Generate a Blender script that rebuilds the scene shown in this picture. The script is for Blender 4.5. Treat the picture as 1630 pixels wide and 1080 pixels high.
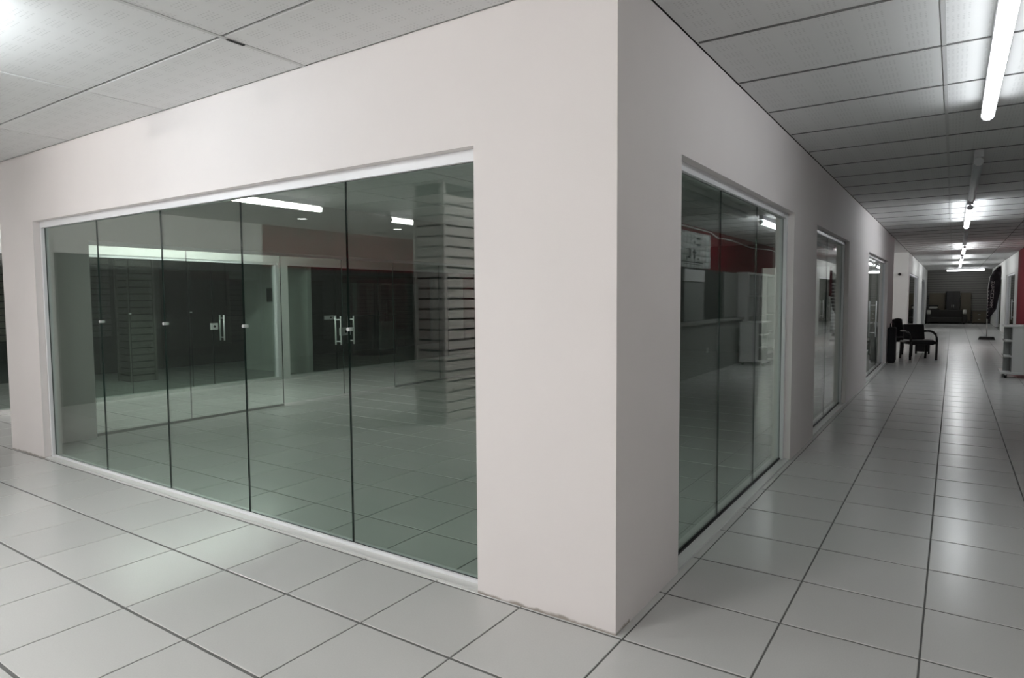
import bpy, bmesh, math, random
from mathutils import Matrix, Vector
random.seed(4)
for o in list(bpy.data.objects): bpy.data.objects.remove(o)
scene = bpy.context.scene
C = scene.collection

# ------------------------------------------------------------------ camera
F_PX, YAW, PITCH, ROLL = 1035.8, 0.5951, 0.0627, -0.0067
CAM = Vector((1.1955, -2.5709, 1.5))
d = Vector((-math.sin(YAW)*math.cos(PITCH), math.cos(YAW)*math.cos(PITCH), -math.sin(PITCH)))
r = Vector((math.cos(YAW), math.sin(YAW), 0)); u = r.cross(d)
r2 = r*math.cos(ROLL)+u*math.sin(ROLL); u2 = u*math.cos(ROLL)-r*math.sin(ROLL)
cd = bpy.data.cameras.new('camera'); cam = bpy.data.objects.new('camera', cd); C.objects.link(cam)
cd.sensor_width = 36; cd.lens = F_PX*36/1630; cd.clip_end = 200; cd.clip_start = .02
cam.matrix_world = Matrix(((r2.x,u2.x,-d.x,CAM.x),(r2.y,u2.y,-d.y,CAM.y),(r2.z,u2.z,-d.z,CAM.z),(0,0,0,1)))
scene.camera = cam

# ------------------------------------------------------------------ world and exposure
w = bpy.data.worlds.new('world'); scene.world = w; w.use_nodes = True
w.node_tree.nodes['Background'].inputs[0].default_value = (.5,.55,.6,1)
w.node_tree.nodes['Background'].inputs[1].default_value = 0.0
vs = scene.view_settings
vs.view_transform = 'Standard'; vs.look = 'None'; vs.gamma = 1; vs.use_curve_mapping = False
vs.exposure = 0.0
TUBE = 10.0           # radiance of the nearest corridor tube
TUBE_FAR = 21.0       # radiance of the tubes at the far end
TUBE_HALL = 415.0     # tubes of the hall

# ------------------------------------------------------------------ materials
def mat(name, col, rough=.5, metal=0, spec=.5, noise=0, scale=8, bump=0, bscale=200, coat=0):
    m = bpy.data.materials.new(name); m.use_nodes = True
    nt = m.node_tree; b = nt.nodes['Principled BSDF']
    b.inputs['Base Color'].default_value = (*col,1); b.inputs['Roughness'].default_value = rough
    b.inputs['Metallic'].default_value = metal; b.inputs['Specular IOR Level'].default_value = spec
    b.inputs['Coat Weight'].default_value = coat
    if noise or bump:
        tc = nt.nodes.new('ShaderNodeNewGeometry')
        if noise:
            n = nt.nodes.new('ShaderNodeTexNoise'); n.inputs['Scale'].default_value = scale; n.inputs['Detail'].default_value = 5
            nt.links.new(tc.outputs['Position'], n.inputs['Vector'])
            mx = nt.nodes.new('ShaderNodeMix'); mx.data_type = 'RGBA'
            mx.inputs[6].default_value = (*[max(0,c*(1-noise)) for c in col],1)
            mx.inputs[7].default_value = (*[min(1,c*(1+noise)) for c in col],1)
            nt.links.new(n.outputs['Fac'], mx.inputs[0]); nt.links.new(mx.outputs[2], b.inputs['Base Color'])
        if bump:
            n2 = nt.nodes.new('ShaderNodeTexNoise'); n2.inputs['Scale'].default_value = bscale; n2.inputs['Detail'].default_value = 3
            nt.links.new(tc.outputs['Position'], n2.inputs['Vector'])
            bp = nt.nodes.new('ShaderNodeBump'); bp.inputs['Strength'].default_value = bump; bp.inputs['Distance'].default_value = .004
            nt.links.new(n2.outputs['Fac'], bp.inputs['Height']); nt.links.new(bp.outputs[0], b.inputs['Normal'])
    return m

def math_node(nt, op, a, b=None, c=None):
    n = nt.nodes.new('ShaderNodeMath'); n.operation = op
    for i, v in enumerate((a, b, c)):
        if v is None: continue
        if isinstance(v, (int, float)): n.inputs[i].default_value = v
        else: nt.links.new(v, n.inputs[i])
    return n.outputs[0]

def glass(name, tint, f0=.045):
    m = bpy.data.materials.new(name); m.use_nodes = True; nt = m.node_tree
    for n in list(nt.nodes):
        if n.type != 'OUTPUT_MATERIAL': nt.nodes.remove(n)
    out = [n for n in nt.nodes if n.type == 'OUTPUT_MATERIAL'][0]
    t = nt.nodes.new('ShaderNodeBsdfTransparent'); t.inputs[0].default_value = (*tint,1)
    g = nt.nodes.new('ShaderNodeBsdfGlossy'); g.inputs['Roughness'].default_value = 0.0
    g.inputs[0].default_value = (1,1,1,1)
    lw = nt.nodes.new('ShaderNodeLayerWeight'); lw.inputs[0].default_value = .5
    p5 = math_node(nt, 'POWER', lw.outputs['Facing'], 5.0)
    fr = math_node(nt, 'MULTIPLY_ADD', p5, 1-f0, f0)
    mx = nt.nodes.new('ShaderNodeMixShader')
    nt.links.new(fr, mx.inputs[0]); nt.links.new(t.outputs[0], mx.inputs[1]); nt.links.new(g.outputs[0], mx.inputs[2])
    nt.links.new(mx.outputs[0], out.inputs[0])
    return m

def emis(name, col, s):
    m = bpy.data.materials.new(name); m.use_nodes = True; b = m.node_tree.nodes['Principled BSDF']
    b.inputs['Base Color'].default_value = (*col,1)
    b.inputs['Emission Color'].default_value = (*col,1); b.inputs['Emission Strength'].default_value = s
    return m

M = {}
M['wall'] = mat('wall_paint', (.79,.745,.735), .65, spec=.25, noise=.02, scale=3, bump=.12, bscale=260)
M['white_wall'] = mat('white_wall_paint', (.74,.74,.72), .6, spec=.3, noise=.03, scale=2)
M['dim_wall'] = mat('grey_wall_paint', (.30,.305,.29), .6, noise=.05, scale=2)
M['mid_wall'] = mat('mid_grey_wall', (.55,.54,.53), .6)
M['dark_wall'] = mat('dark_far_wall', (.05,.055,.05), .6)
M['red'] = mat('red_wall_paint', (.17,.012,.02), .85, spec=.15, noise=.08, scale=2)
M['alu'] = mat('white_aluminium', (.78,.78,.80), .35, spec=.5)
M['steel'] = mat('brushed_steel', (.75,.76,.76), .35, metal=.5)
M['chrome_dot'] = mat('polished_steel', (.9,.9,.9), .3, metal=.6)
M['glass'] = glass('green_tempered_glass', (.835,.892,.858))
M['glass_clear'] = glass('clear_glass', (.90,.94,.92))
M['glass_edge'] = mat('green_glass_edge', (.012,.03,.024), .15)
M['grout'] = mat('dark_grout', (.13,.13,.125), .9, noise=.2, scale=20)
M['joint'] = mat('ceiling_joint', (.05,.05,.05), .9)
M['runner'] = mat('dull_runner', (.16,.16,.16), .7)
M['tbar'] = mat('ceiling_bar', (.55,.55,.55), .5)
M['sill'] = mat('white_threshold', (.66,.66,.645), .35, noise=.04, scale=10)
M['black'] = mat('black_leatherette', (.006,.006,.007), .45)
M['blackframe'] = mat('black_frame', (.008,.008,.008), .5)
M['cloth'] = mat('black_cloth', (.009,.009,.011), .9)
M['slat'] = mat('grey_slatwall', (.16,.155,.14), .5, noise=.06, scale=4)
M['slat_white'] = mat('pale_slatwall', (.66,.61,.58), .5, noise=.04, scale=4)
M['groove'] = mat('slat_groove', (.012,.012,.012), .8)
M['melamine'] = mat('white_melamine', (.62,.62,.61), .4)
M['grey_panel'] = mat('grey_shelf_panel', (.26,.27,.26), .6)
M['wood'] = mat('dull_brown_board', (.09,.075,.05), .6, noise=.15, scale=6)
M['darkwood'] = mat('dark_cabinet', (.02,.018,.017), .5)
M['sofa'] = mat('dark_sofa_fabric', (.022,.02,.018), .9)
M['pale'] = mat('pale_fabric', (.45,.44,.40), .9)
M['vinyl'] = mat('white_vinyl_banner', (.62,.64,.62), .45, noise=.06, scale=5)
M['ink'] = mat('dark_ink', (.05,.06,.06), .7)
M['flag'] = mat('black_banner_cloth', (.018,.012,.018), .8)
M['flagmark'] = mat('pale_print', (.55,.5,.5), .8)
M['rubber'] = mat('black_rubber', (.01,.01,.01), .6)
M['fixture'] = mat('white_fixture', (.6,.6,.62), .4)
M['dead_tube'] = mat('unlit_tube', (.55,.57,.6), .3)
M['tube'] = emis('lit_tube', (.94,.98,1.0), TUBE)
M['tube_far'] = emis('lit_far_tube', (.97,.99,1.0), TUBE_FAR)
M['tube_hall'] = emis('lit_hall_tube', (1.0,.985,.965), TUBE_HALL)
M['downlight'] = emis('lit_downlight', (1,.98,.94), 25)
M['tube_mid'] = emis('lit_front_tube', (.90,.97,1.0), 52)
M['tube_second'] = emis('lit_second_tube', (.94,.98,1.0), 19)
M['tube_dim'] = emis('lit_side_tube', (1.0,.985,.965), 75)
M['plastic'] = mat('white_plastic', (.7,.7,.68), .4)

# ceramic floor tile: per-tile tone
def tile_mat():
    m = mat('white_ceramic_tile', (.7,.7,.69), .27, spec=.5)
    nt = m.node_tree; b = nt.nodes['Principled BSDF']
    g = nt.nodes.new('ShaderNodeNewGeometry')
    oi = nt.nodes.new('ShaderNodeObjectInfo')
    n = nt.nodes.new('ShaderNodeTexNoise'); n.inputs['Scale'].default_value = 2.2; n.inputs['Detail'].default_value = 6
    nt.links.new(g.outputs['Position'], n.inputs['Vector'])
    n3 = nt.nodes.new('ShaderNodeTexNoise'); n3.inputs['Scale'].default_value = 160
    nt.links.new(g.outputs['Position'], n3.inputs['Vector'])
    v = math_node(nt,'MULTIPLY_ADD', n.outputs['Fac'], .02, .505)
    v = math_node(nt,'MULTIPLY_ADD', n3.outputs['Fac'], .07, v)
    v = math_node(nt,'MULTIPLY_ADD', oi.outputs['Random'], .035, v)
    cc = nt.nodes.new('ShaderNodeCombineColor')
    nt.links.new(v, cc.inputs[0]); nt.links.new(math_node(nt,'MULTIPLY',v,1.0), cc.inputs[1]); nt.links.new(math_node(nt,'MULTIPLY',v,.975), cc.inputs[2])
    nt.links.new(cc.outputs[0], b.inputs['Base Color'])
    b.inputs['Roughness'].default_value = .23; b.inputs['Specular IOR Level'].default_value = .42
    return m
M['tile'] = tile_mat()

# perforated acoustic ceiling panel: pin holes in small blocks
def panel_mat():
    m = mat('perforated_ceiling_panel', (.6,.6,.6), .75, spec=.2)
    nt = m.node_tree; b = nt.nodes['Principled BSDF']
    g = nt.nodes.new('ShaderNodeNewGeometry')
    s = nt.nodes.new('ShaderNodeSeparateXYZ'); nt.links.new(g.outputs['Position'], s.inputs[0])
    def cell(o, size):
        return math_node(nt,'SUBTRACT', math_node(nt,'FRACT', math_node(nt,'DIVIDE', o, size)), .5)
    cx = cell(s.outputs[0], .022); cy = cell(s.outputs[1], .022)
    dist = math_node(nt,'SQRT', math_node(nt,'ADD', math_node(nt,'MULTIPLY',cx,cx), math_node(nt,'MULTIPLY',cy,cy)))
    dot = math_node(nt,'LESS_THAN', dist, .24)
    bx_ = math_node(nt,'GREATER_THAN', cell(s.outputs[0], .176), -.12)
    by_ = math_node(nt,'GREATER_THAN', cell(s.outputs[1], .132), -.17)
    hole = math_node(nt,'MULTIPLY', dot, math_node(nt,'MULTIPLY', bx_, by_))
    n = nt.nodes.new('ShaderNodeTexNoise'); n.inputs['Scale'].default_value = 1.6; n.inputs['Detail'].default_value = 5
    nt.links.new(g.outputs['Position'], n.inputs['Vector'])
    base = math_node(nt,'MULTIPLY_ADD', n.outputs['Fac'], .04, .70)
    v = math_node(nt,'SUBTRACT', base, math_node(nt,'MULTIPLY', hole, .12))
    cc = nt.nodes.new('ShaderNodeCombineColor')
    for i in range(3): nt.links.new(v, cc.inputs[i])
    nt.links.new(cc.outputs[0], b.inputs['Base Color'])
    return m
M['panel'] = panel_mat()

# front wall paint with the brown damp stain along the foot of the corner pillar
def stained_wall():
    m = mat('stained_wall_paint', (.79,.745,.735), .65, spec=.25, noise=.02, scale=3, bump=.12, bscale=260)
    nt = m.node_tree; b = nt.nodes['Principled BSDF']
    src = b.inputs['Base Color'].links[0].from_socket
    g = nt.nodes.new('ShaderNodeNewGeometry'); s = nt.nodes.new('ShaderNodeSeparateXYZ'); nt.links.new(g.outputs['Position'], s.inputs[0])
    n = nt.nodes.new('ShaderNodeTexNoise'); n.inputs['Scale'].default_value = 9; n.inputs['Detail'].default_value = 6
    nt.links.new(g.outputs['Position'], n.inputs['Vector'])
    h = math_node(nt,'MULTIPLY_ADD', n.outputs['Fac'], .055, -.010)
    edge = math_node(nt,'DIVIDE', math_node(nt,'SUBTRACT', h, s.outputs[2]), .012)
    e = nt.nodes.new('ShaderNodeClamp'); nt.links.new(edge, e.inputs[0])
    mx = nt.nodes.new('ShaderNodeMix'); mx.data_type = 'RGBA'
    nt.links.new(math_node(nt,'MULTIPLY', e.outputs[0], .75), mx.inputs[0]); nt.links.new(src, mx.inputs[6]); mx.inputs[7].default_value = (.25,.21,.165,1)
    nt.links.new(mx.outputs[2], b.inputs['Base Color'])
    return m
M['wall_stain'] = stained_wall()

# ------------------------------------------------------------------ helpers
ROOT = {}
class MB:
    def __init__(s): s.v=[]; s.f=[]; s.mi=[]; s.sm=[]
    def quad(s, pts, mi=0, sm=False):
        b=len(s.v); s.v+= [tuple(p) for p in pts]; s.f.append(tuple(range(b,b+len(pts)))); s.mi.append(mi); s.sm.append(sm); return s
    def box(s, x0,x1,y0,y1,z0,z1, mi=0, edge_mi=None, axis=None):
        b=len(s.v)
        s.v += [(x0,y0,z0),(x1,y0,z0),(x1,y1,z0),(x0,y1,z0),(x0,y0,z1),(x1,y0,z1),(x1,y1,z1),(x0,y1,z1)]
        fs=[(0,3,2,1),(4,5,6,7),(0,1,5,4),(2,3,7,6),(1,2,6,5),(3,0,4,7)]; ax=[2,2,1,1,0,0]
        for q,a in zip(fs,ax):
            s.f.append(tuple(b+i for i in q)); s.sm.append(False)
            s.mi.append(mi if (edge_mi is None or a==axis) else edge_mi)
        return s
    def cbox(s, x0,x1,y0,y1,z0,z1,c=.004,mi=0):           # box with chamfered edges
        bm=bmesh.new(); bmesh.ops.create_cube(bm,size=1)
        for v in bm.verts: v.co=Vector(((x0+x1)/2+v.co.x*(x1-x0),(y0+y1)/2+v.co.y*(y1-y0),(z0+z1)/2+v.co.z*(z1-z0)))
        bmesh.ops.bevel(bm,geom=bm.edges[:],offset=c,segments=2,affect='EDGES',profile=.5)
        b=len(s.v); bm.verts.index_update(); s.v+=[tuple(v.co) for v in bm.verts]
        for f in bm.faces: s.f.append(tuple(b+v.index for v in f.verts)); s.mi.append(mi); s.sm.append(False)
        bm.free(); return s
    def tube(s, pts, rad, n=8, mi=0, flat=1.0):
        pts=[Vector(p) for p in pts]; rings=[]
        for i,p in enumerate(pts):
            t=(pts[min(i+1,len(pts)-1)]-pts[max(i-1,0)]).normalized()
            a=Vector((0,0,1)) if abs(t.z)<.9 else Vector((1,0,0))
            e1=t.cross(a).normalized(); e2=t.cross(e1)
            b=len(s.v)
            for k in range(n):
                an=2*math.pi*k/n; s.v.append(tuple(p+e1*rad*math.cos(an)*flat+e2*rad*math.sin(an)))
            rings.append(b)
        for i in range(len(rings)-1):
            for k in range(n):
                s.f.append((rings[i]+k,rings[i]+(k+1)%n,rings[i+1]+(k+1)%n,rings[i+1]+k)); s.mi.append(mi); s.sm.append(True)
        s.f.append(tuple(rings[0]+k for k in reversed(range(n)))); s.mi.append(mi); s.sm.append(False)
        s.f.append(tuple(rings[-1]+k for k in range(n))); s.mi.append(mi); s.sm.append(False)
        return s
    def xform(s, mtx): s.v=[tuple(mtx@Vector(v)) for v in s.v]; return s
    def build(s, name, mats, parent=None):
        off=ROOT.get(parent.name,Vector((0,0,0))) if parent else Vector((0,0,0))
        me=bpy.data.meshes.new(name)
        me.from_pydata([tuple(Vector(v)-off) for v in s.v],[],s.f)
        for m in (mats if isinstance(mats,(list,tuple)) else [mats]): me.materials.append(M[m])
        me.polygons.foreach_set('material_index',s.mi); me.polygons.foreach_set('use_smooth',s.sm)
        bm=bmesh.new(); bm.from_mesh(me); bmesh.ops.recalc_face_normals(bm,faces=bm.faces); bm.to_mesh(me); bm.free()
        me.update()
        o=bpy.data.objects.new(name,me); C.objects.link(o)
        if parent: o.parent=parent; ROOT[o.name]=off
        return o
def empty(name, loc, label=None, cat=None, group=None, kind=None):
    o=bpy.data.objects.new(name,None); C.objects.link(o); o.location=loc; o.empty_display_size=.1
    ROOT[o.name]=Vector(loc); tag(o,label,cat,group,kind); return o
def tag(o,label=None,cat=None,group=None,kind=None):
    if label: o['label']=label
    if cat: o['category']=cat
    if group: o['group']=group
    if kind: o['kind']=kind
    return o
def struct(name, mb, m, label, cat): return tag(mb.build(name,m),label,cat,None,'structure')

ZC = 2.87         # ceiling
ZT = 2.245        # top of openings
HX0,HX1,HY0,HY1 = -13.2, 2.86, -9.0, 40.0

# ------------------------------------------------------------------ tiled surfaces
def tiled(parent, cells, name, m, z, th, gap, limit, up=True, cham=.002):
    """each cell is a child of parent sharing mesh by size; nearest ones in front of the camera first, the rest joined"""
    def rank(c):
        p=Vector(((c[0]+c[1])/2,(c[2]+c[3])/2,z))-CAM
        front=p.normalized().dot(d)
        px=Vector((p.dot(r),p.dot(d)))
        return p.length*(1 if (front>.62) else 6)
    cells=sorted(cells,key=rank); cache={}
    rest=MB()
    def shape(mb,w,l,ox,oy):
        a,b=w/2-gap/2,l/2-(gap*2.1 if up else gap)/2; zt=z if up else z; sgn=-1 if up else 1
        lo=z+sgn*th; top=[(-a+cham,-b+cham),(a-cham,-b+cham),(a-cham,b-cham),(-a+cham,b-cham)]; out=[(-a,-b),(a,-b),(a,b),(-a,b)]
        k=len(mb.v)
        mb.v+=[(ox+x,oy+y,z) for x,y in top]+[(ox+x,oy+y,z+sgn*cham) for x,y in out]+[(ox+x,oy+y,lo) for x,y in out]
        fs=[(0,1,2,3)]+[(i,(i+1)%4,4+(i+1)%4,4+i) for i in range(4)]+[(4+i,4+(i+1)%4,8+(i+1)%4,8+i) for i in range(4)]+[(8,9,10,11)]
        for f in fs: mb.f.append(tuple(k+i for i in f)); mb.mi.append(0); mb.sm.append(False)
    for i,(x0,x1,y0,y1) in enumerate(cells):
        w,l=x1-x0,y1-y0; cx,cy=(x0+x1)/2,(y0+y1)/2
        if i<limit:
            key=(round(w,3),round(l,3))
            if key not in cache:
                mb=MB(); shape(mb,w,l,0,0); o=mb.build(name,m,parent); cache[key]=o.data
            else:
                o=bpy.data.objects.new(name,cache[key]); C.objects.link(o); o.parent=parent
            o.location=(cx,cy,0)
        else: shape(rest,w,l,cx,cy)
    if rest.f: tag(rest.build(name+'_field',m,parent),kind='stuff')
def grid(xs,ys):
    xs=sorted(xs); ys=sorted(ys); out=[]
    for a,b in zip(xs,xs[1:]):
        for c,e in zip(ys,ys[1:]):
            if b-a>.03 and e-c>.03: out.append((a,b,c,e))
    return out

fl = struct('floor', MB().box(HX0-.3,HX1+.6,HY0-.3,HY1+.3,-.06,-.004), 'grout', 'white ceramic tiled floor with thin dark grout lines', 'floor')
xs=[.035-.538*k for k in range(0,25)]+[.035+.545*k for k in range(1,6)]+[2.86]
xs=[x for x in xs if x>=HX0]+[HX0]; xs=sorted(set(round(x,4) for x in xs))
ys=[-.01+.532*k for k in range(-16,75)]; ys=[HY0]+[y for y in ys if y>HY0+.05]+[HY1]
cells=[]
for c in grid(xs,ys):
    cx,cy=(c[0]+c[1])/2,(c[2]+c[3])/2
    if cy>22 and cx<0: continue
    cells.append(c)
tiled(fl, cells, 'floor_tile', 'tile', 0.0, .008, .0075, 290)

ce = struct('ceiling', MB().box(HX0-.3,HX1+.6,HY0-.3,HY1+.3,ZC+.012,ZC+.1), 'joint', 'suspended ceiling of pale perforated panels with dark joints', 'ceiling')
pc=[]
pc+=grid([-.45-1.55*k for k in range(0,9)]+[0.0],[HY0]+[-.53-1.05*k for k in range(0,8)]+[-.0])
pc+=grid([0,1.115,2.24,2.86],[HY0]+[.985+.81*k for k in range(-11,48)]+[HY1])
pc+=grid([-13.2]+[-.45-1.55*k for k in range(0,9)]+[0.0],[0]+[.81*k for k in range(1,28)])
pc=[c for c in pc if not (c[2]>21.6 and c[1]<=0)]
tiled(ce, pc, 'ceiling_panel', 'panel', ZC, .01, .016, 290, up=False, cham=.003)
# light metal runners of the ceiling grid
tb=MB()
for x in (-2.0,): tb.box(x-.013,x+.013,-9,-.0,ZC-.003,ZC+.004)
tb.box(1.105,1.125,-9,40,ZC-.003,ZC+.004)
tb.build('grid_runner','tbar',ce)
MB().box(-2.010,-1.990,-.50,-.40,ZC-.006,ZC+.004).build('open_joint','groove',ce)
rm=None
for k in range(-2,26):
    y=.985+.81*k
    if rm is None: o=MB().box(0.02,2.84,-.006,.006,ZC-.005,ZC+.006).build('cross_runner','runner',ce); rm=o.data
    else: o=bpy.data.objects.new('cross_runner',rm); C.objects.link(o); o.parent=ce
    o.location=(0,y,0)

# ------------------------------------------------------------------ walls
T=.15
wf=MB()
wf.box(-6.71,0,0,T,ZT,ZC); wf.box(-6.71,-5.938,0,T,0,ZT); wf.box(-.765,0,0,T,0,ZT)
wall_front=struct('wall_front',wf,'wall_stain','white painted shop front wall with corner pillar and brown stain along its foot','wall')
O_R=[(.79,3.72),(4.9,7.47),(10.0,13.9)]       # openings along the corridor wall
wr=MB(); wr.box(-T,0,T,15.5,ZT,ZC); ylast=T
for a,b in O_R: wr.box(-T,0,ylast,a,0,ZT); ylast=b
wr.box(-T,0,ylast,15.5,0,ZT)
wall_right=struct('wall_right',wr,'wall','white painted wall running along the corridor with three glazed openings','wall')
wl=MB(); wl.box(-6.71,-6.55,T,.73,0,ZT); wl.box(-6.71,-6.55,T,15.5,2.15,ZC); wl.box(-6.71,-6.55,12.6,15.5,0,2.15)
# small overlap clean-up: leg stops below the lintel
wl=MB(); wl.box(-6.71,-6.55,T,.73,0,2.15); wl.box(-6.71,-6.55,T,15.5,2.15,ZC); wl.box(-6.71,-6.55,12.6,15.5,0,2.15)
struct('wall_left',wl,'wall','white side wall of the glass shop beyond its glazing','wall')
wb=MB(); wb.box(-6.55,-3.0,15.35,15.5,0,ZC); wb.box(-3.0,-T,15.35,15.5,ZT,ZC)
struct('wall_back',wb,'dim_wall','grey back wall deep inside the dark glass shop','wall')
# far storefront across the cross corridor
XF=-9.25
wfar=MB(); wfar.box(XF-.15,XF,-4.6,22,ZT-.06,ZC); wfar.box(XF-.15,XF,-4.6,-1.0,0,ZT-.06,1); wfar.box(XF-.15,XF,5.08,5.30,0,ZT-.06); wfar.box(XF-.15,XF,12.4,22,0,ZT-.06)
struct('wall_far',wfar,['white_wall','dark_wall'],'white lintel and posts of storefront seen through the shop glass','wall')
wh=MB(); wh.box(XF-.15,XF,-9,-4.6,2.1,ZC,1); wh.box(XF-.15,XF,-9,-4.6,0,2.1)
struct('wall_hall_left',wh,['dark_wall','red'],'grey wall with dark red fascia of the hall outside the photo','wall')
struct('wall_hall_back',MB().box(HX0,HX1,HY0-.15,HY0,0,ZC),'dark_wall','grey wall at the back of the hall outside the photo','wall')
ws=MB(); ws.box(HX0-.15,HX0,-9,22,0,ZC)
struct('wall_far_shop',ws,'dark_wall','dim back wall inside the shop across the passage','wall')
# corridor beyond the cross passage
w5=MB(); w5.box(HX0,-.0,21.7,21.85,0,ZC)
struct('wall_cross',w5,'white_wall','white wall facing the camera where the corridor continues past the passage','wall')
O_L=[(22.4,29.0),(33.0,36.5)]
w6=MB(); w6.box(-.15,0,21.85,HY1,ZT,ZC); ylast=21.85
for a,b in O_L: w6.box(-.15,0,ylast,a,0,ZT); ylast=b
w6.box(-.15,0,ylast,HY1,0,ZT)
struct('wall_corridor_left',w6,'white_wall','bright white left wall of the far end of the corridor','wall')
O_RR=[(24.5,28.6),(31.5,35.5)]
w7=MB(); w7.box(HX1,HX1+.15,23.3,HY1,ZT,ZC); ylast=23.3
for a,b in O_RR: w7.box(HX1,HX1+.15,ylast,a,0,ZT); ylast=b
w7.box(HX1,HX1+.15,ylast,HY1,0,ZT)
struct('wall_corridor_right',w7,'white_wall','white right wall at the far end of the corridor','wall')
w8=MB(); w8.box(HX1,HX1+.15,5.0,23.3,0,ZC)
struct('wall_red',w8,'red','dark red wall on the right side of the corridor','wall')
w9=MB(); w9.box(HX1,HX1+.15,-9,5.0,0,ZC)
struct('wall_hall_right',w9,'mid_wall','grey wall of the hall beside the camera outside the photo','wall')
w10=MB(); w10.box(2.62,HX1,5.0,12.75,0,.98); w10.box(2.58,HX1,5.0,12.75,.98,1.03)
w10.box(HX1-.02,HX1,5.0,13.0,1.03,2.06,1)  # dark sheet, its colour standing in for the shade of the opening above
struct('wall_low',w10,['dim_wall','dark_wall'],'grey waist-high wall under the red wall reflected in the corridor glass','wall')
# dark rooms behind the corridor openings
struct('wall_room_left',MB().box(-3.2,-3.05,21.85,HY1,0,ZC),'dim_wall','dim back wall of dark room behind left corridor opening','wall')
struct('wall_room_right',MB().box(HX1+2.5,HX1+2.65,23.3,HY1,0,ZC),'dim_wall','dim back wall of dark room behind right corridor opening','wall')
fl2=struct('floor_room_right',MB().box(HX1+.6,HX1+2.5,23.3,HY1,-.06,-.004),'sill','pale floor of dark room right of the corridor','floor')
struct('ceiling_room_right',MB().box(HX1+.6,HX1+2.5,23.3,HY1,ZC,ZC+.1),'panel','ceiling of dark room right of the corridor','ceiling')

# end wall in slats
def slat_run(parent, fx, name='slat'):
    pass
ew=struct('wall_end',MB().box(-3.2,5.5,HY1,HY1+.15,0,ZC),'groove','grey slatwall closing the far end of the corridor','wall')
me0=None
for k in range(22):
    z=.03+k*.13
    if me0 is None:
        o=MB().box(0,2.86,HY1-.03,HY1,0,.115).build('slat','slat',ew); me0=o.data
    else:
        o=bpy.data.objects.new('slat',me0); C.objects.link(o); o.parent=ew
    o.location=(0,0,z)

# thresholds
def threshold(name,mb,label):
    struct(name,mb,'sill',label,'threshold')
threshold('trim_1',MB().box(-5.938,-.765,0.004,.15,0,.012),'white threshold strip under the wide front glass')
threshold('trim_2',MB().box(-.15,-.004,.79,3.72,0,.012),'white threshold strip under the nearest corridor glass')
threshold('trim_3',MB().box(-.15,-.004,4.9,7.47,0,.012),'white threshold strip under the middle corridor glass')
threshold('trim_4',MB().box(-.15,-.004,10.0,13.9,0,.012),'white threshold strip under the farthest glass of the corridor wall')
threshold('trim_5',MB().box(XF-.15,XF+.02,-1.0,5.08,0,.05),'pale threshold of storefront across the passage')
threshold('trim_6',MB().box(XF-.15,XF+.02,5.30,12.4,0,.05),'pale threshold of dark second storefront across the passage')

# ------------------------------------------------------------------ glazing
def pane_x(a,b,y,z0,z1,parent,m='glass',th=.010):      # pane in a wall along x
    MB().box(a+.0035,b-.0035,y-th/2,y+th/2,z0,z1,0,1,1).build('glass_pane',[m,'glass_edge'],parent)
def pane_y(a,b,x,z0,z1,parent,m='glass',th=.010):
    MB().box(x-th/2,x+th/2,a+.0035,b-.0035,z0,z1,0,1,0).build('glass_pane',[m,'glass_edge'],parent)
def stud(p,axis,parent,rad=.0115,name='glass_connector'):
    p=Vector(p); a=Vector((0,1,0)) if axis=='y' else Vector((1,0,0))
    MB().tube([p-a*.02,p-a*.018,p-a*.004,p+a*.004,p+a*.018,p+a*.02],rad,12).build(name,'chrome_dot',parent)
def hbar(p,axis,parent,h=.44,out=.06,name='pull_handle'):
    """H handle through the glass: a bar on both sides joined by two standoffs"""
    p=Vector(p); a=Vector((0,1,0)) if axis=='y' else Vector((1,0,0))
    mb=MB()
    for s in (-1,1): mb.tube([p+a*out*s-Vector((0,0,h/2)),p+a*out*s+Vector((0,0,h/2))],.013,10)
    for z in (-h*.38,h*.38): mb.tube([p-a*out+Vector((0,0,z)),p+a*out+Vector((0,0,z))],.009,8)
    mb.build(name,'steel',parent)
def lock(p,axis,parent,w=.16,h=.09):
    x,y,z=p
    mb=MB()
    if axis=='x': mb.cbox(x-.02,x+.02,y-w/2,y+w/2,z-h/2,z+h/2,.006)
    else: mb.cbox(x-w/2,x+w/2,y-.02,y+.02,z-h/2,z+h/2,.006)
    o=mb.build('lock_case','steel',parent)
    if axis=='x': MB().tube([(x+.018,y,z),(x+.026,y,z)],.02,12).build('lock_cylinder','blackframe',o)
    else: MB().tube([(x,y-.026,z),(x,y-.018,z)],.02,12).build('lock_cylinder','blackframe',o)
GY=.085
win=empty('window_1',(-3.35,GY,0),'wide green glass shopfront of five frameless panes left of the corner pillar','window',None,'structure')
MB().box(-5.934,-.769,GY-.03,GY+.03,ZT-.058,ZT).build('top_channel','alu',win)
MB().box(-5.934,-5.905,GY-.03,GY+.03,.012,ZT-.058).build('side_channel','alu',win)
MB().box(-.785,-.769,GY-.02,GY+.02,.012,ZT-.058).build('side_channel','alu',win)
MB().box(-5.905,-.785,GY-.022,GY+.022,.012,.03).build('bottom_channel','alu',win)
sx=[-5.905,-4.87,-3.835,-2.81,-1.772,-.785]
for a,b in zip(sx,sx[1:]): pane_x(a,b,GY,.03,ZT-.058,win)
for s in sx[1:-1]: stud((s+.01,GY,1.322),'y',win)

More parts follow.
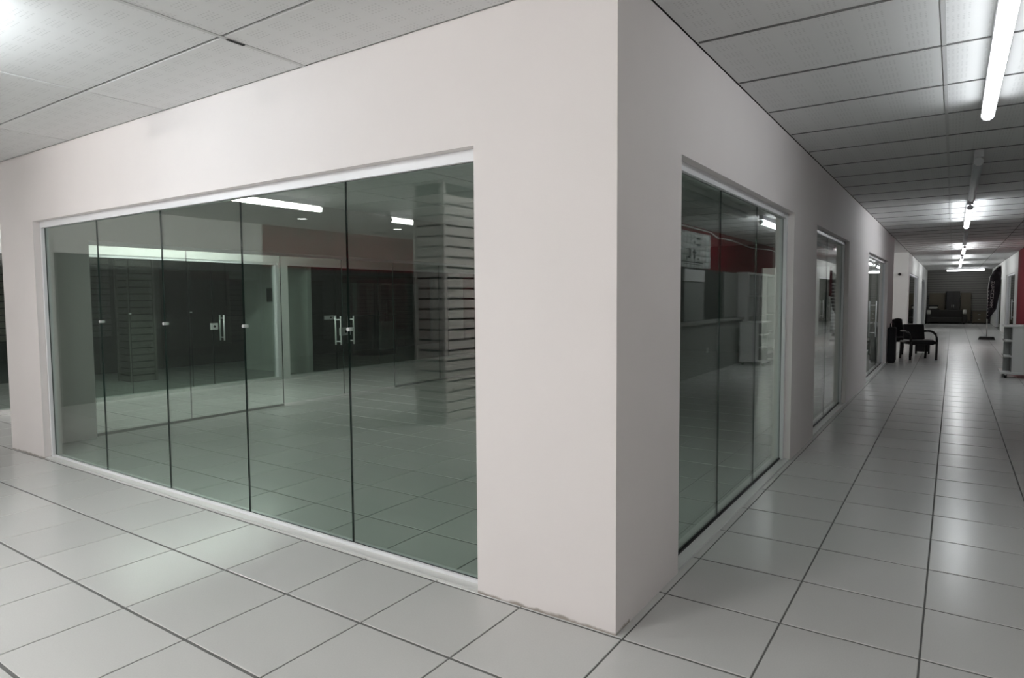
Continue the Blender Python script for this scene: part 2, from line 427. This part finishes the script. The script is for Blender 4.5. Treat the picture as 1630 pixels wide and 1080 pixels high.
GX=-.085
def corridor_window(name,a,b,seams,label,m='glass'):
    w_=empty(name,(GX,(a+b)/2,0),label,'window',None,'structure')
    MB().box(GX-.03,GX+.03,a+.004,b-.004,ZT-.05,ZT).build('top_channel','alu',w_)
    MB().box(GX-.03,GX+.03,b-.05,b-.004,.012,ZT-.05).build('side_channel','alu',w_)
    MB().box(GX-.02,GX+.02,a+.004,a+.02,.012,ZT-.05).build('side_channel','alu',w_)
    MB().box(GX-.012,GX+.012,a+.02,b-.05,.012,.022).build('bottom_channel','blackframe',w_)
    ss=[a+.02]+seams+[b-.05]
    for i,j in zip(ss,ss[1:]): pane_y(i,j,GX,.022,ZT-.05,w_,m)
    return w_
corridor_window('window_2',.79,3.72,[1.77,2.72],'tall green glass window right of the corner pillar, nearest of the corridor')
w3=corridor_window('window_3',4.9,7.47,[6.15],'middle glass window in the corridor wall, narrow from here','glass_clear')
w4=corridor_window('window_4',10.0,13.9,[11.3,12.6],'farthest glass door of the corridor wall, beside the black chairs','glass_clear')
hbar((GX,11.75,1.05),'x',w4,.7,.06)
# side glazing of the shop with double door
GL=-6.63
w5_=empty('window_5',(GL,6.5,0),'glass side of the shop with a double door, seen through the front glass','window',None,'structure')
ls=[.73,1.85,3.2,4.31,5.42,6.6,7.8,9.0,10.2,11.4,12.6]
for a,b in zip(ls,ls[1:]): pane_y(a,b,GL,.03,2.11,w5_,'glass_clear')
MB().box(GL-.03,GL+.03,.73,12.6,2.11,2.15).build('top_channel','alu',w5_)
MB().box(GL-.012,GL+.012,.73,3.2,0,.03).build('bottom_rail','grey_panel',w5_)
MB().box(GL-.012,GL+.012,5.42,12.6,0,.03).build('bottom_rail','grey_panel',w5_)
hbar((GL,4.22,1.02),'x',w5_); hbar((GL,4.48,1.02),'x',w5_); lock((GL,4.35,1.0),'x',w5_,.2,.12)
GF=XF-.07
w6_=empty('window_6',(GF,2,0),'glass storefront across the passage with steel door handle, behind the shop glass','window',None,'structure')
fs=[-1.0,.3,1.4,2.45,3.42,3.80,5.08]
for a,b in zip(fs,fs[1:]): pane_y(a,b,GF,.05,ZT-.10,w6_,'glass_clear')
MB().box(GF-.03,GF+.05,-1.0,5.08,ZT-.10,ZT-.06).build('top_channel','alu',w6_)
MB().box(GF-.04,GF+.08,5.03,5.08,.05,ZT-.10).build('side_channel','alu',w6_)
hbar((GF,3.97,1.02),'x',w6_,.44); lock((GF,3.82,1.05),'x',w6_,.13,.11)
for y in (2.45,3.42): stud((GF,y,1.3),'x',w6_)
w7_=empty('window_7',(GF,8.5,0),'dark glass storefront right of white post, seen across the passage','window',None,'structure')
fs=[5.30,6.5,7.7,8.9,10.1,11.2,12.4]
for a,b in zip(fs,fs[1:]): pane_y(a,b,GF,.05,ZT-.10,w7_,'glass_clear')
MB().box(GF-.03,GF+.05,5.30,12.4,ZT-.10,ZT-.06).build('top_channel','alu',w7_)
lock((GF,6.35,1.13),'x',w7_,.3,.08)
def simple_window(name,x,ops,label,sg):
    a,b=ops; w_=empty(name,(x,(a+b)/2,0),label,'window',None,'structure')
    for i,j in ((a,a+.12),(b-.12,b)): MB().box(x-.05,x+.05,i,j,0,ZT).build('side_frame','alu',w_)
    MB().box(x-.05,x+.05,a+.12,b-.12,ZT-.06,ZT).build('top_frame','alu',w_)
    n=3; st=(b-a-.24)/n
    for k in range(n): pane_y(a+.12+k*st,a+.12+(k+1)*st,x,0.01,ZT-.06,w_,'glass_clear')
    return w_
simple_window('window_8',-.075,O_L[0],'dark glass storefront on left of far corridor, behind the chairs',1)
simple_window('window_9',-.075,O_L[1],'narrow glass storefront farthest along the corridor left wall',1)
w10_=simple_window('window_10',HX1+.075,O_RR[0],'glass storefront right of the black feather banner',-1)
hbar((HX1+.075,25.6,1.0),'x',w10_,.7)
simple_window('window_11',HX1+.075,O_RR[1],'glass storefront behind the feather banner at far right',-1)

# ------------------------------------------------------------------ tube lights
def fixture(x,y0,y1,lit,label,group='fluorescent tube lights',along='y',z=ZC,strength=None):
    c=(x,(y0+y1)/2,z) if along=='y' else ((y0+y1)/2,x,z)
    e=empty('tube_light',c,label,'light',group)
    def B(a0,a1,b0,b1,z0,z1): return MB().box(a0,a1,b0,b1,z0,z1) if along=='y' else MB().box(b0,b1,a0,a1,z0,z1)
    B(x-.036,x+.036,y0,y1,z-.07,z).build('batten','fixture',e)
    q=lambda y:(x,y,z-.11) if along=='y' else (y,x,z-.11)
    MB().tube([q(y0+.05),q(y1-.05)],.038,14).build('tube',lit if lit else 'dead_tube',e)
    for s,t in ((y0+.03,y0+.05),(y1-.05,y1-.03)): MB().tube([q(s),q(t)],.040,14).build('end_cap','fixture',e)
    return e
XT=1.36
fixture(XT,.75,3.2,'tube','lit tube light nearest the camera on the corridor ceiling')
fixture(XT,5.05,8.0,False,'grey unlit tube light between the two nearest lit tubes of the corridor')
fixture(XT,8.95,12.2,'tube_second','second lit tube light of the corridor ceiling, past the unlit one')
fixture(XT+.03,13.9,17.0,False,'smaller unlit tube light past the second lit tube')
fixture(XT+.05,18.3,21.4,'tube_far','third lit tube light from the camera in the corridor')
fixture(XT+.05,24.4,27.4,'tube_far','fourth lit tube light from the camera in the corridor')
fixture(XT+.05,29.5,32.5,'tube_far','fifth lit tube light from the camera in the corridor')
fixture(37.5,.85,2.5,'tube_far','crosswise lit tube at the far end of the corridor',along='x')
# hall tubes seen in reflection
fixture(-1.62,-3.5,-2.35,'tube_mid','lit tube above the hall brightening the top left ceiling, just outside the photo','hall tube lights',along='x')
fixture(-6.2,-3.45,-2.0,'tube_dim','longest lit tube reflected under the front glass head','hall tube lights')
fixture(-6.25,-6.0,-4.8,'tube_dim','middle lit tube reflected in the last front pane','hall tube lights')
fixture(-6.4,-8.4,-7.0,'tube_dim','lit tube reflected at the edge of the corner pillar','hall tube lights')
fixture(-2.7,-6.6,-4.2,'tube_hall','lit tube behind the camera over the hall','hall tube lights')
# passage beyond the shop
fixture(-8.0,1.5,4.0,'tube_dim','lit tube over the passage left of the shop, hidden by the lintel','passage tube lights')
fixture(-4.0,17.9,20.4,'tube_dim','lit tube over the cross passage behind the shop','passage tube lights')
def downlight(x,y,lit,label):
    e=empty('downlight',(x,y,ZC),label,'light','recessed hall downlights')
    mb=MB(); n=20
    for k in range(n):
        a,b=2*math.pi*k/n,2*math.pi*(k+1)/n
        R0,R1=.075,.10
        mb.quad([(x+R0*math.cos(a),y+R0*math.sin(a),ZC-.004),(x+R1*math.cos(a),y+R1*math.sin(a),ZC-.008),(x+R1*math.cos(b),y+R1*math.sin(b),ZC-.008),(x+R0*math.cos(b),y+R0*math.sin(b),ZC-.004)])
        mb.quad([(x+R1*math.cos(a),y+R1*math.sin(a),ZC-.008),(x+R1*math.cos(a),y+R1*math.sin(a),ZC),(x+R1*math.cos(b),y+R1*math.sin(b),ZC),(x+R1*math.cos(b),y+R1*math.sin(b),ZC-.008)])
    mb.build('bezel','fixture',e)
    MB().tube([(x,y,ZC-.003),(x,y,ZC-.001)],.075,20).build('lens','downlight' if lit else 'grey_panel',e)
downlight(-8.0,-4.5,True,'lit downlight reflected as a small bright spot in the fourth front pane')
downlight(-7.9,-6.7,True,'lit downlight reflected as a small bright spot in the last front pane')
downlight(-4.25,-2.9,False,'unlit round downlight reflected near the top of the last front pane')

# ------------------------------------------------------------------ slat columns and panels
def slat_column(name,x0,x1,y0,y1,label,m='slat_white',h=ZC,pitch=.125):
    e=empty(name,((x0+x1)/2,(y0+y1)/2,0),label,'column','slat columns')
    MB().box(x0+.02,x1-.02,y0+.02,y1-.02,0,h-.001).build('core','groove',e)
    n=int(h/pitch); mes=None
    for k in range(n):
        z=.01+k*pitch
        if mes is None:
            o=MB().box(x0,x1,y0,y1,0,pitch-.024).build('slat',m,e); mes=o.data; o.location=(0,0,z)
        else:
            o=bpy.data.objects.new('slat',mes); C.objects.link(o); o.parent=e; o.location=(0,0,z)
    # corner posts
    for cx in (x0,x1):
        for cy in (y0,y1):
            MB().box(cx-.02,cx+.02,cy-.02,cy+.02,0,h-.001).build('corner_trim',m,e)
slat_column('slat_column',-4.25,-3.80,-3.85,-3.22,'column clad in pale grooved slats, reflected beside the corner pillar')
slat_column('slat_column',-11.7,-11.25,3.35,3.8,'grooved slat column inside the storefront across the passage','slat')
# slat display wall in the far shop
sp=empty('slatwall_display',(-12.9,2.2,0),'dark slat display board inside the shop across the passage','slatwall')
MB().box(HX0+.002,HX0+.02,-.5,3.9,.75,2.5).build('back_board','groove',sp)
mes=None
for k in range(14):
    if mes is None:
        o=MB().box(HX0+.02,HX0+.035,-.5,3.9,0,.108).build('slat','slat',sp); mes=o.data
    else:
        o=bpy.data.objects.new('slat',mes); C.objects.link(o); o.parent=sp
    o.location=(0,0,.77+k*.123)
# second slat board: dark part behind second storefront
sp=empty('slatwall_display',(HX0,9,0),'long black slat board inside the second storefront across the passage','slatwall')
MB().box(HX0+.002,HX0+.02,6.5,13.5,.5,2.7).build('back_board','groove',sp)
mes=None
for k in range(17):
    if mes is None:
        o=MB().box(HX0+.02,HX0+.035,6.5,13.5,0,.108).build('slat','dark_wall',sp); mes=o.data
    else:
        o=bpy.data.objects.new('slat',mes); C.objects.link(o); o.parent=sp
    o.location=(0,0,.52+k*.123)
# white partition in the far shop and its small framed notice
struct('wall_partition',MB().box(-11.6,-9.45,5.9,6.0,0,ZC),'white_wall','white partition wall inside the storefront across the passage','wall')
pn=empty('wall_notice',(-10.6,5.89,1.6),'small dark notice on the partition behind the far storefront','notice')
MB().box(-10.75,-10.5,5.885,5.9,1.45,1.75).build('frame','grey_panel',pn); MB().box(-10.73,-10.52,5.88,5.886,1.47,1.73).build('sheet','ink',pn)
# rounded dark counter in the second storefront
ct=empty('reception_counter',(-11.6,10.1,0),'black rounded counter in the dark storefront across the passage','counter')
def half(r0,z0,z1,cx=-11.9,cy=10.1,n=16,sy=1.0):
    mb=MB(); ring=[]
    pts=[(cx,cy-r0*sy)]+[(cx+r0*.8*math.sin(math.pi*k/n),cy-r0*sy*math.cos(math.pi*k/n)) for k in range(n+1)]+[(cx-.25,cy+r0*sy),(cx-.25,cy-r0*sy)]
    m_=len(pts); mb.quad([(x,y,z1) for x,y in pts]); mb.quad([(x,y,z0) for x,y in reversed(pts)])
    for k in range(m_):
        a,b=pts[k],pts[(k+1)%m_]; mb.quad([(a[0],a[1],z0),(b[0],b[1],z0),(b[0],b[1],z1),(a[0],a[1],z1)])
    return mb
half(.62,0.0,1.02).build('body','black',ct); half(.66,1.02,1.06).build('counter_top','blackframe',ct)
MB().box(-11.5,-11.38,9.8,10.25,.15,.9).build('front_panel','grey_panel',ct)

# ------------------------------------------------------------------ right side of corridor (seen mainly in the corridor glass)
XRW=2.86
bn=empty('vinyl_banner',(XRW,9.7,2.08),'white vinyl banner with dark print on the red wall, reflected in the corridor glass','banner')
mb=MB(); N=14
for k in range(N):
    for j in range(6):
        def P(a,b):
            y=8.45+2.5*a/N; z=2.08+.69*b/6; x=XRW-.03+.012*math.sin(a*1.3)+.006*math.sin(b*2+a)
            return (x,y,z-.03*math.sin(a/N*math.pi)*.6)
        mb.quad([P(k,j),P(k+1,j),P(k+1,j+1),P(k,j+1)],0,True)
sheet=mb.build('sheet','vinyl',bn)
so=sheet.modifiers.new('thickness','SOLIDIFY'); so.thickness=.003
def mark(y0,y1,z0,z1):
    MB().box(XRW-.056,XRW-.053,(y0-8.85)*1.15+9.75,(y1-8.85)*1.15+9.75,z0+.035,z1+.035).build('print_mark','ink',bn)
for (a,b,c,e) in [(8.72,8.79,2.2,2.38),(8.66,8.73,2.2,2.24),(8.95,9.01,2.2,2.38),(8.89,9.07,2.31,2.34),(9.15,9.21,2.19,2.22),(8.95,9.02,2.5,2.54),(9.1,9.28,2.58,2.62),(9.1,9.28,2.46,2.5),(8.3,9.45,2.125,2.14),(8.5,9.3,2.09,2.1)]: mark(a,b,c,e)
# wall cable sagging along the top of red wall
cab=MB().tube([(XRW-.03,5.5+.5*k,2.83-(.09+.03*math.sin(k*.8) if k>11 else 0)) for k in range(26)],.014,6).build('cable','plastic')
tag(cab,'pale cable sagging along the top of the red wall','cable')
wnd=empty('notice_board',(XRW,9.9,1.05),'pale board with a white top sheet under the banner, reflected in corridor glass','board')
MB().box(XRW-.05,XRW-.022,9.35,10.52,1.04,1.78).build('panel','grey_panel',wnd)
MB().box(XRW-.06,XRW-.022,9.35,10.52,1.80,2.03).build('top_sheet','melamine',wnd)
bd=MB().cbox(XRW-.06,XRW-.022,11.9,12.95,1.04,2.04,.006).build('grey_board','dim_wall'); tag(bd,'plain grey board on the red wall beside the display cabinet, reflected in corridor glass','board')
pl=MB().cbox(2.605,2.619,10.1,10.2,.40,.5,.004).build('wall_socket','plastic'); tag(pl,'white wall socket on the low grey wall, left one in the reflection','socket','wall sockets')
pl=MB().cbox(2.605,2.619,12.44,12.52,.40,.5,.004).build('wall_socket','plastic'); tag(pl,'white wall socket on the low grey wall, right one in the reflection','socket','wall sockets')
cbn=empty('display_cabinet',(2.7,14.6,0),'tall white glazed display cabinet on the red wall, reflected behind the trolley','cabinet')
MB().box(2.83,2.858,13.1,16.2,0,2.02).build('back_panel','grey_panel',cbn)
MB().box(2.6,2.858,13.05,16.25,2.02,2.07).build('top_board','melamine',cbn)
MB().box(2.6,2.83,13.1,16.2,0,.08).build('plinth','melamine',cbn)
for y in (13.1,13.75,14.15,14.85,16.1): MB().box(2.6,2.83,y,y+.10,.08,2.02).build('upright','melamine',cbn)
for z in (.55,1.02,1.5): MB().box(2.62,2.83,13.2,16.1,z,z+.025).build('shelf','melamine',cbn)
# trolley
tr=empty('shelf_trolley',(2.25,12.3,0),'white wheeled shelf trolley standing at the right of the corridor','trolley')
X0,X1,Y0,Y1=1.99,2.50,12.05,12.75
MB().cbox(X0-.05,X1,Y0-.02,Y1+.02,.075,.115,.008).build('base_board','melamine',tr)
MB().cbox(X0-.01,X1,Y0-.01,Y1+.01,.92,.95,.006).build('top_board','melamine',tr)
for y in (Y0,Y0+.34,Y1-.025): MB().box(X0+.11,X1-.005,y,y+.025,.115,.92).build('side_panel','melamine',tr)
MB().box(X0+.10,X0+.115,Y0+.025,Y1-.03,.115,.92).build('back_panel','grey_panel',tr)
MB().box(X0+.0,X0+.11,Y0+.30,Y0+.36,.115,.92).build('spine_panel','grey_panel',tr)
for z in (.38,.66): MB().box(X0,X0+.115,Y0,Y1,z,z+.03).build('shelf','melamine',tr)
for x in (X0+.03,X1-.06):
    for y in (Y0+.06,Y1-.06):
        MB().tube([(x-.02,y,.032),(x+.02,y,.032)],.032,14).build('caster','rubber',tr)
        MB().box(x-.012,x+.012,y-.03,y+.01,.05,.076).build('caster_bracket','steel',tr)
# feather banner
fb=empty('feather_banner',(2.17,24.48,0),'black feather flag banner with pale lettering on a round base','flag banner')
mb=MB(); n=20
for k in range(n):
    a,b=2*math.pi*k/n,2*math.pi*(k+1)/n
    c_=(2.17,24.48); ra,rb=.24,.20
    mb.quad([(c_[0]+ra*math.cos(a),c_[1]+ra*math.sin(a),0),(c_[0]+ra*math.cos(b),c_[1]+ra*math.sin(b),0),(c_[0]+rb*math.cos(b),c_[1]+rb*math.sin(b),.1),(c_[0]+rb*math.cos(a),c_[1]+rb*math.sin(a),.1)],0,True)
mb.quad([(2.17+.2*math.cos(2*math.pi*k/n),24.48+.2*math.sin(2*math.pi*k/n),.1) for k in range(n)])
mb.build('base','rubber',fb)
pole=[(2.17,24.48,.1),(2.165,24.48,.8),(2.16,24.48,1.7),(2.20,24.48,2.1),(2.30,24.48,2.33),(2.42,24.48,2.46),(2.5,24.48,2.47)]
MB().tube(pole,.013,8).build('pole','plastic',fb)
# sail: left edge follows the pole, right edge falls back
L=[(2.15,.70),(2.165,1.1),(2.16,1.7),(2.2,2.08),(2.30,2.31),(2.42,2.44)]
Rr=[(2.20,.68),(2.40,1.02),(2.47,1.5),(2.50,1.95),(2.51,2.25),(2.50,2.45)]
mb=MB()
for (a,b),(c_,e) in zip(zip(L,L[1:]),zip(Rr,Rr[1:])):
    mb.quad([(a[0],24.47,a[1]),((a[0]+c_[0])/2,24.44,(a[1]+c_[1])/2),((b[0]+e[0])/2,24.44,(b[1]+e[1])/2),(b[0],24.47,b[1])],0,True)
    mb.quad([((a[0]+c_[0])/2,24.44,(a[1]+c_[1])/2),(c_[0],24.50,c_[1]),(e[0],24.50,e[1]),((b[0]+e[0])/2,24.44,(b[1]+e[1])/2)],0,True)
s=mb.build('sail','flag',fb); sm=s.modifiers.new('thickness','SOLIDIFY'); sm.thickness=.004
for k in range(9):
    z=1.88-k*.10
    mb=MB()
    for (a,b,c_,e) in random.choice([[(0,.07,0,.015),(0,.07,.05,.065),(.03,.045,0,.065)],[(0,.015,0,.065),(.055,.07,0,.065),(0,.07,.03,.042)],[(0,.07,0,.015),(0,.015,0,.065),(0,.06,.05,.065)],[(0,.015,0,.065),(0,.07,.05,.065),(.05,.07,.0,.05)]]):
        mb.box(2.245+a*1.2-k*.003,2.245+b*1.2-k*.003,24.425,24.431,z+c_*1.2,z+e*1.2)
    mb.build('letter','flagmark',fb)
for k in range(10):
    z=.78+k*.115
    MB().quad([(2.155,24.45,z),(2.185,24.45,z+.03),(2.185,24.45,z+.055),(2.155,24.45,z+.028)]).quad([(2.155,24.446,z),(2.185,24.446,z+.03),(2.185,24.446,z+.055),(2.155,24.446,z+.028)]).build('hem_stripe','flagmark',fb)

# ------------------------------------------------------------------ chairs
def chair(loc,rz,label):
    e=empty('visitor_chair',(0,0,0),label,'chair','black visitor chairs'); ROOT[e.name]=Vector((0,0,0))
    W_=.28
    MB().cbox(-.25,.25,-.25,.24,.35,.47,.035).build('seat','black',e)
    b=MB().cbox(-.235,.235,-.03,.03,-.20,.19,.025)
    b.xform(Matrix.Translation((0,.25,.63))@Matrix.Rotation(math.radians(-10),4,'X')); b.build('backrest','black',e)
    for sx in (-1,1):
        x=sx*W_
        MB().tube([(x,-.25,0),(x,-.26,.2),(x,-.265,.42)],.026,8).build('leg','blackframe',e)
        MB().tube([(x,.27,0),(x,.24,.2),(x,.24,.42)],.026,8).build('leg','blackframe',e)
        MB().tube([(x,-.265,.42),(x,-.25,.52),(x,-.19,.60),(x,-.08,.645),(x,.06,.66),(x,.2,.66),(x,.24,.655),(x*.82,.26,.65)],.026,8).build('armrest','blackframe',e)
        MB().tube([(x,-.265,.41),(x,.24,.41)],.026,8).build('side_rail','blackframe',e)
    MB().tube([(-W_,-.2,.38),(W_,-.2,.38)],.015,8).build('cross_bar','blackframe',e)
    MB().tube([(-W_,.2,.38),(W_,.2,.38)],.015,8).build('cross_bar','blackframe',e)
    e.location=loc; e.rotation_euler=(0,0,rz); return e
chair((.55,15.45,0),math.radians(26),'black armchair facing the camera, rightmost of the chairs in the corridor')
ch2=chair((.02,16.35,0),math.radians(25),'black armchair with a coat on its back, partly hidden by the corridor wall')
# coat hung over the hidden chair's back: a folded sheet around the backrest
prof=[(-.075,-.20),(-.08,0.0),(-.075,.17),(-.04,.235),(0,.25),(.045,.235),(.08,.17),(.085,-.02),(.08,-.24),(.04,-.24),(.042,0),(.04,.195),(-.038,.195),(-.04,0),(-.042,-.20)]
mb=MB(); NX=14
def cp(i,k):
    y,z=prof[k]; x=-.25+.5*i/NX
    f=1+.12*math.sin(i*1.7+k*.6) if k<9 else 1
    return (x+.01*math.sin(k*2.1),y*f,z+(.02*math.sin(i*.6+1) if k<9 and z>.1 else 0)+(.03 if k<9 and z>.1 else 0))
K=len(prof)
for i in range(NX):
    for k in range(K): mb.quad([cp(i,k),cp(i+1,k),cp(i+1,(k+1)%K),cp(i,(k+1)%K)],0,True)
mb.quad([cp(0,k) for k in range(K)]); mb.quad([cp(NX,k) for k in reversed(range(K))])
mb.xform(Matrix.Translation((.02,16.35,0))@Matrix.Rotation(math.radians(25),4,'Z')@Matrix.Translation((0,.25,.63))@Matrix.Rotation(math.radians(-10),4,'X'))
co=mb.build('coat','cloth'); tag(co,'black coat hung over the backrest of the partly hidden armchair','coat')
cs=empty('black_case',(.10,13.95,0),'tall narrow black case standing against the corridor wall before the chairs','case')
MB().cbox(.02,.17,14.05,14.4,.03,.80,.03).build('body','cloth',cs)
MB().tube([(.06,14.15,.79),(.06,14.17,.88),(.09,14.2,.92),(.12,14.17,.88),(.12,14.15,.79)],.012,8).build('handle','blackframe',cs)
for y in (14.1,14.35): MB().box(.04,.15,y-.03,y+.03,0,.03).build('foot','rubber',cs)
cr=empty('storage_crate',(.62,17.3,0),'small dark crate on the floor behind the right black armchair','crate')
MB().cbox(.42,.74,17.1,17.5,.06,.30,.01).build('body','black',cr); MB().cbox(.40,.76,17.08,17.52,.30,.33,.008).build('lid','blackframe',cr)
for x in (.44,.72): MB().box(x-.02,x+.02,17.15,17.45,0,.06).build('foot','blackframe',cr)
# passage column and slat stand seen through the middle window
col=empty('white_column',(-2.0,18.7,0),'bright white column in the passage, seen through the middle corridor window','column')
MB().cbox(-2.2,-1.83,18.5,18.9,0,ZC-.001,.01).build('shaft','white_wall',col); MB().box(-1.829,-1.80,18.55,18.9,1.5,ZC-.001).build('red_strip','red',col)
ss_=empty('slat_stand',(-2.0,21.5,0),'dark slatted display stand behind the white column, through middle window','display stand')
MB().box(-2.25,-1.82,21.45,21.5,.25,2.05).build('back_board','darkwood',ss_)
MB().box(-2.3,-1.8,21.3,21.6,0,.05).build('base','darkwood',ss_); MB().box(-2.06,-2.0,21.45,21.5,.05,.25).build('post','steel',ss_)
mes=None
for k in range(14):
    if mes is None: o=MB().box(-2.2,-1.88,21.43,21.45,0,.035).build('slat','melamine',ss_); mes=o.data
    else: o=bpy.data.objects.new('slat',mes); C.objects.link(o); o.parent=ss_
    o.location=(0,0,.4+k*.115)
dome=MB().tube([(-.12-.0,21.70,2.18),(-.12,21.66,2.18),(-.12,21.64,2.18)],.045,14).build('wall_speaker','blackframe')
dome.location=(-.12,0,0); tag(dome,'small black round device high on the white wall above the chairs','device')

# ------------------------------------------------------------------ far end furniture
sf=empty('dark_sofa',(.95,38.6,0),'long dark sofa at the far end of the corridor','sofa')
MB().cbox(.1,1.75,38.3,39.1,.08,.34,.04).build('seat','sofa',sf); MB().cbox(.1,1.75,38.95,39.2,.3,.72,.05).build('backrest','sofa',sf)
for x in (.05,1.62): MB().cbox(x,x+.2,38.25,39.15,.05,.5,.05).build('armrest','sofa',sf)
for x in (.15,1.7):
    for y in (38.4,39.0): MB().tube([(x,y,0),(x,y,.1)],.025,8).build('leg','blackframe',sf)
tp=MB().cbox(.06,.24,38.5,38.7,.502,.72,.04).build('cushion','pale'); tag(tp,'pale cushion on the left arm of the dark sofa','cushion','sofa cushions')
tp=MB().cbox(1.64,1.80,38.5,38.7,.502,.75,.04).build('cushion','pale'); tag(tp,'pale cushion on the right arm of the dark sofa','cushion','sofa cushions')
kb=empty('dark_cabinet',(1.2,39.6,0),'tall narrow dark cabinet against the end wall behind the sofa','cabinet')
MB().cbox(.9,1.5,39.4,39.9,.06,1.72,.01).build('body','darkwood',kb)
for x in (.91,1.205): 
    dr=MB().cbox(x,x+.285,39.375,39.4,.1,1.68,.004).build('door','darkwood',kb)
    MB().tube([(x+(.25 if x<1 else .03),39.36,.85),(x+(.25 if x<1 else .03),39.36,1.0)],.008,6).build('handle','steel',dr)
MB().box(.92,1.48,39.42,39.88,0,.06).build('plinth','blackframe',kb)
for (a,b,l) in ((.12,.86,'dull brown panel left of the dark cabinet at the corridor end'),(1.54,2.0,'dull brown panel right of the dark cabinet at the corridor end')):
    e=empty('brown_screen',((a+b)/2,39.8,0),l,'screen','brown screens')
    MB().cbox(a,b,39.7,39.75,.15,1.62,.006).build('panel','wood',e)
    for x in (a+.05,b-.05): MB().box(x-.03,x+.03,39.6,39.85,0,.15).build('foot','darkwood',e)
pc_=empty('folded_pile',(.35,39.35,0),'dark stacked cushions left of the cabinet behind the sofa','cushions')
MB().cbox(.1,.6,39.25,39.55,0,.78,.04).build('stack_base','sofa',pc_); MB().cbox(.12,.52,39.25,39.55,.78,.9,.05).build('top_cushion','pale',pc_); MB().cbox(.1,.55,39.25,39.55,.9,.98,.03).build('cover','sofa',pc_)
bx_=empty('brown_chest',(2.35,39.4,0),'low dull brown chest at the right of the corridor end','chest')
MB().cbox(2.06,2.65,39.2,39.7,.05,.62,.01).build('body','wood',bx_); MB().cbox(2.04,2.67,39.18,39.72,.62,.66,.006).build('top','wood',bx_)
for z in (.1,.36):
    q=MB().cbox(2.08,2.62,39.18,39.2,z,z+.23,.004).build('drawer','wood',bx_); MB().tube([(2.3,39.165,z+.12),(2.4,39.165,z+.12)],.01,6).build('knob','steel',q)
for x in (2.1,2.6): MB().box(x-.03,x+.03,39.25,39.65,0,.05).build('foot','darkwood',bx_)
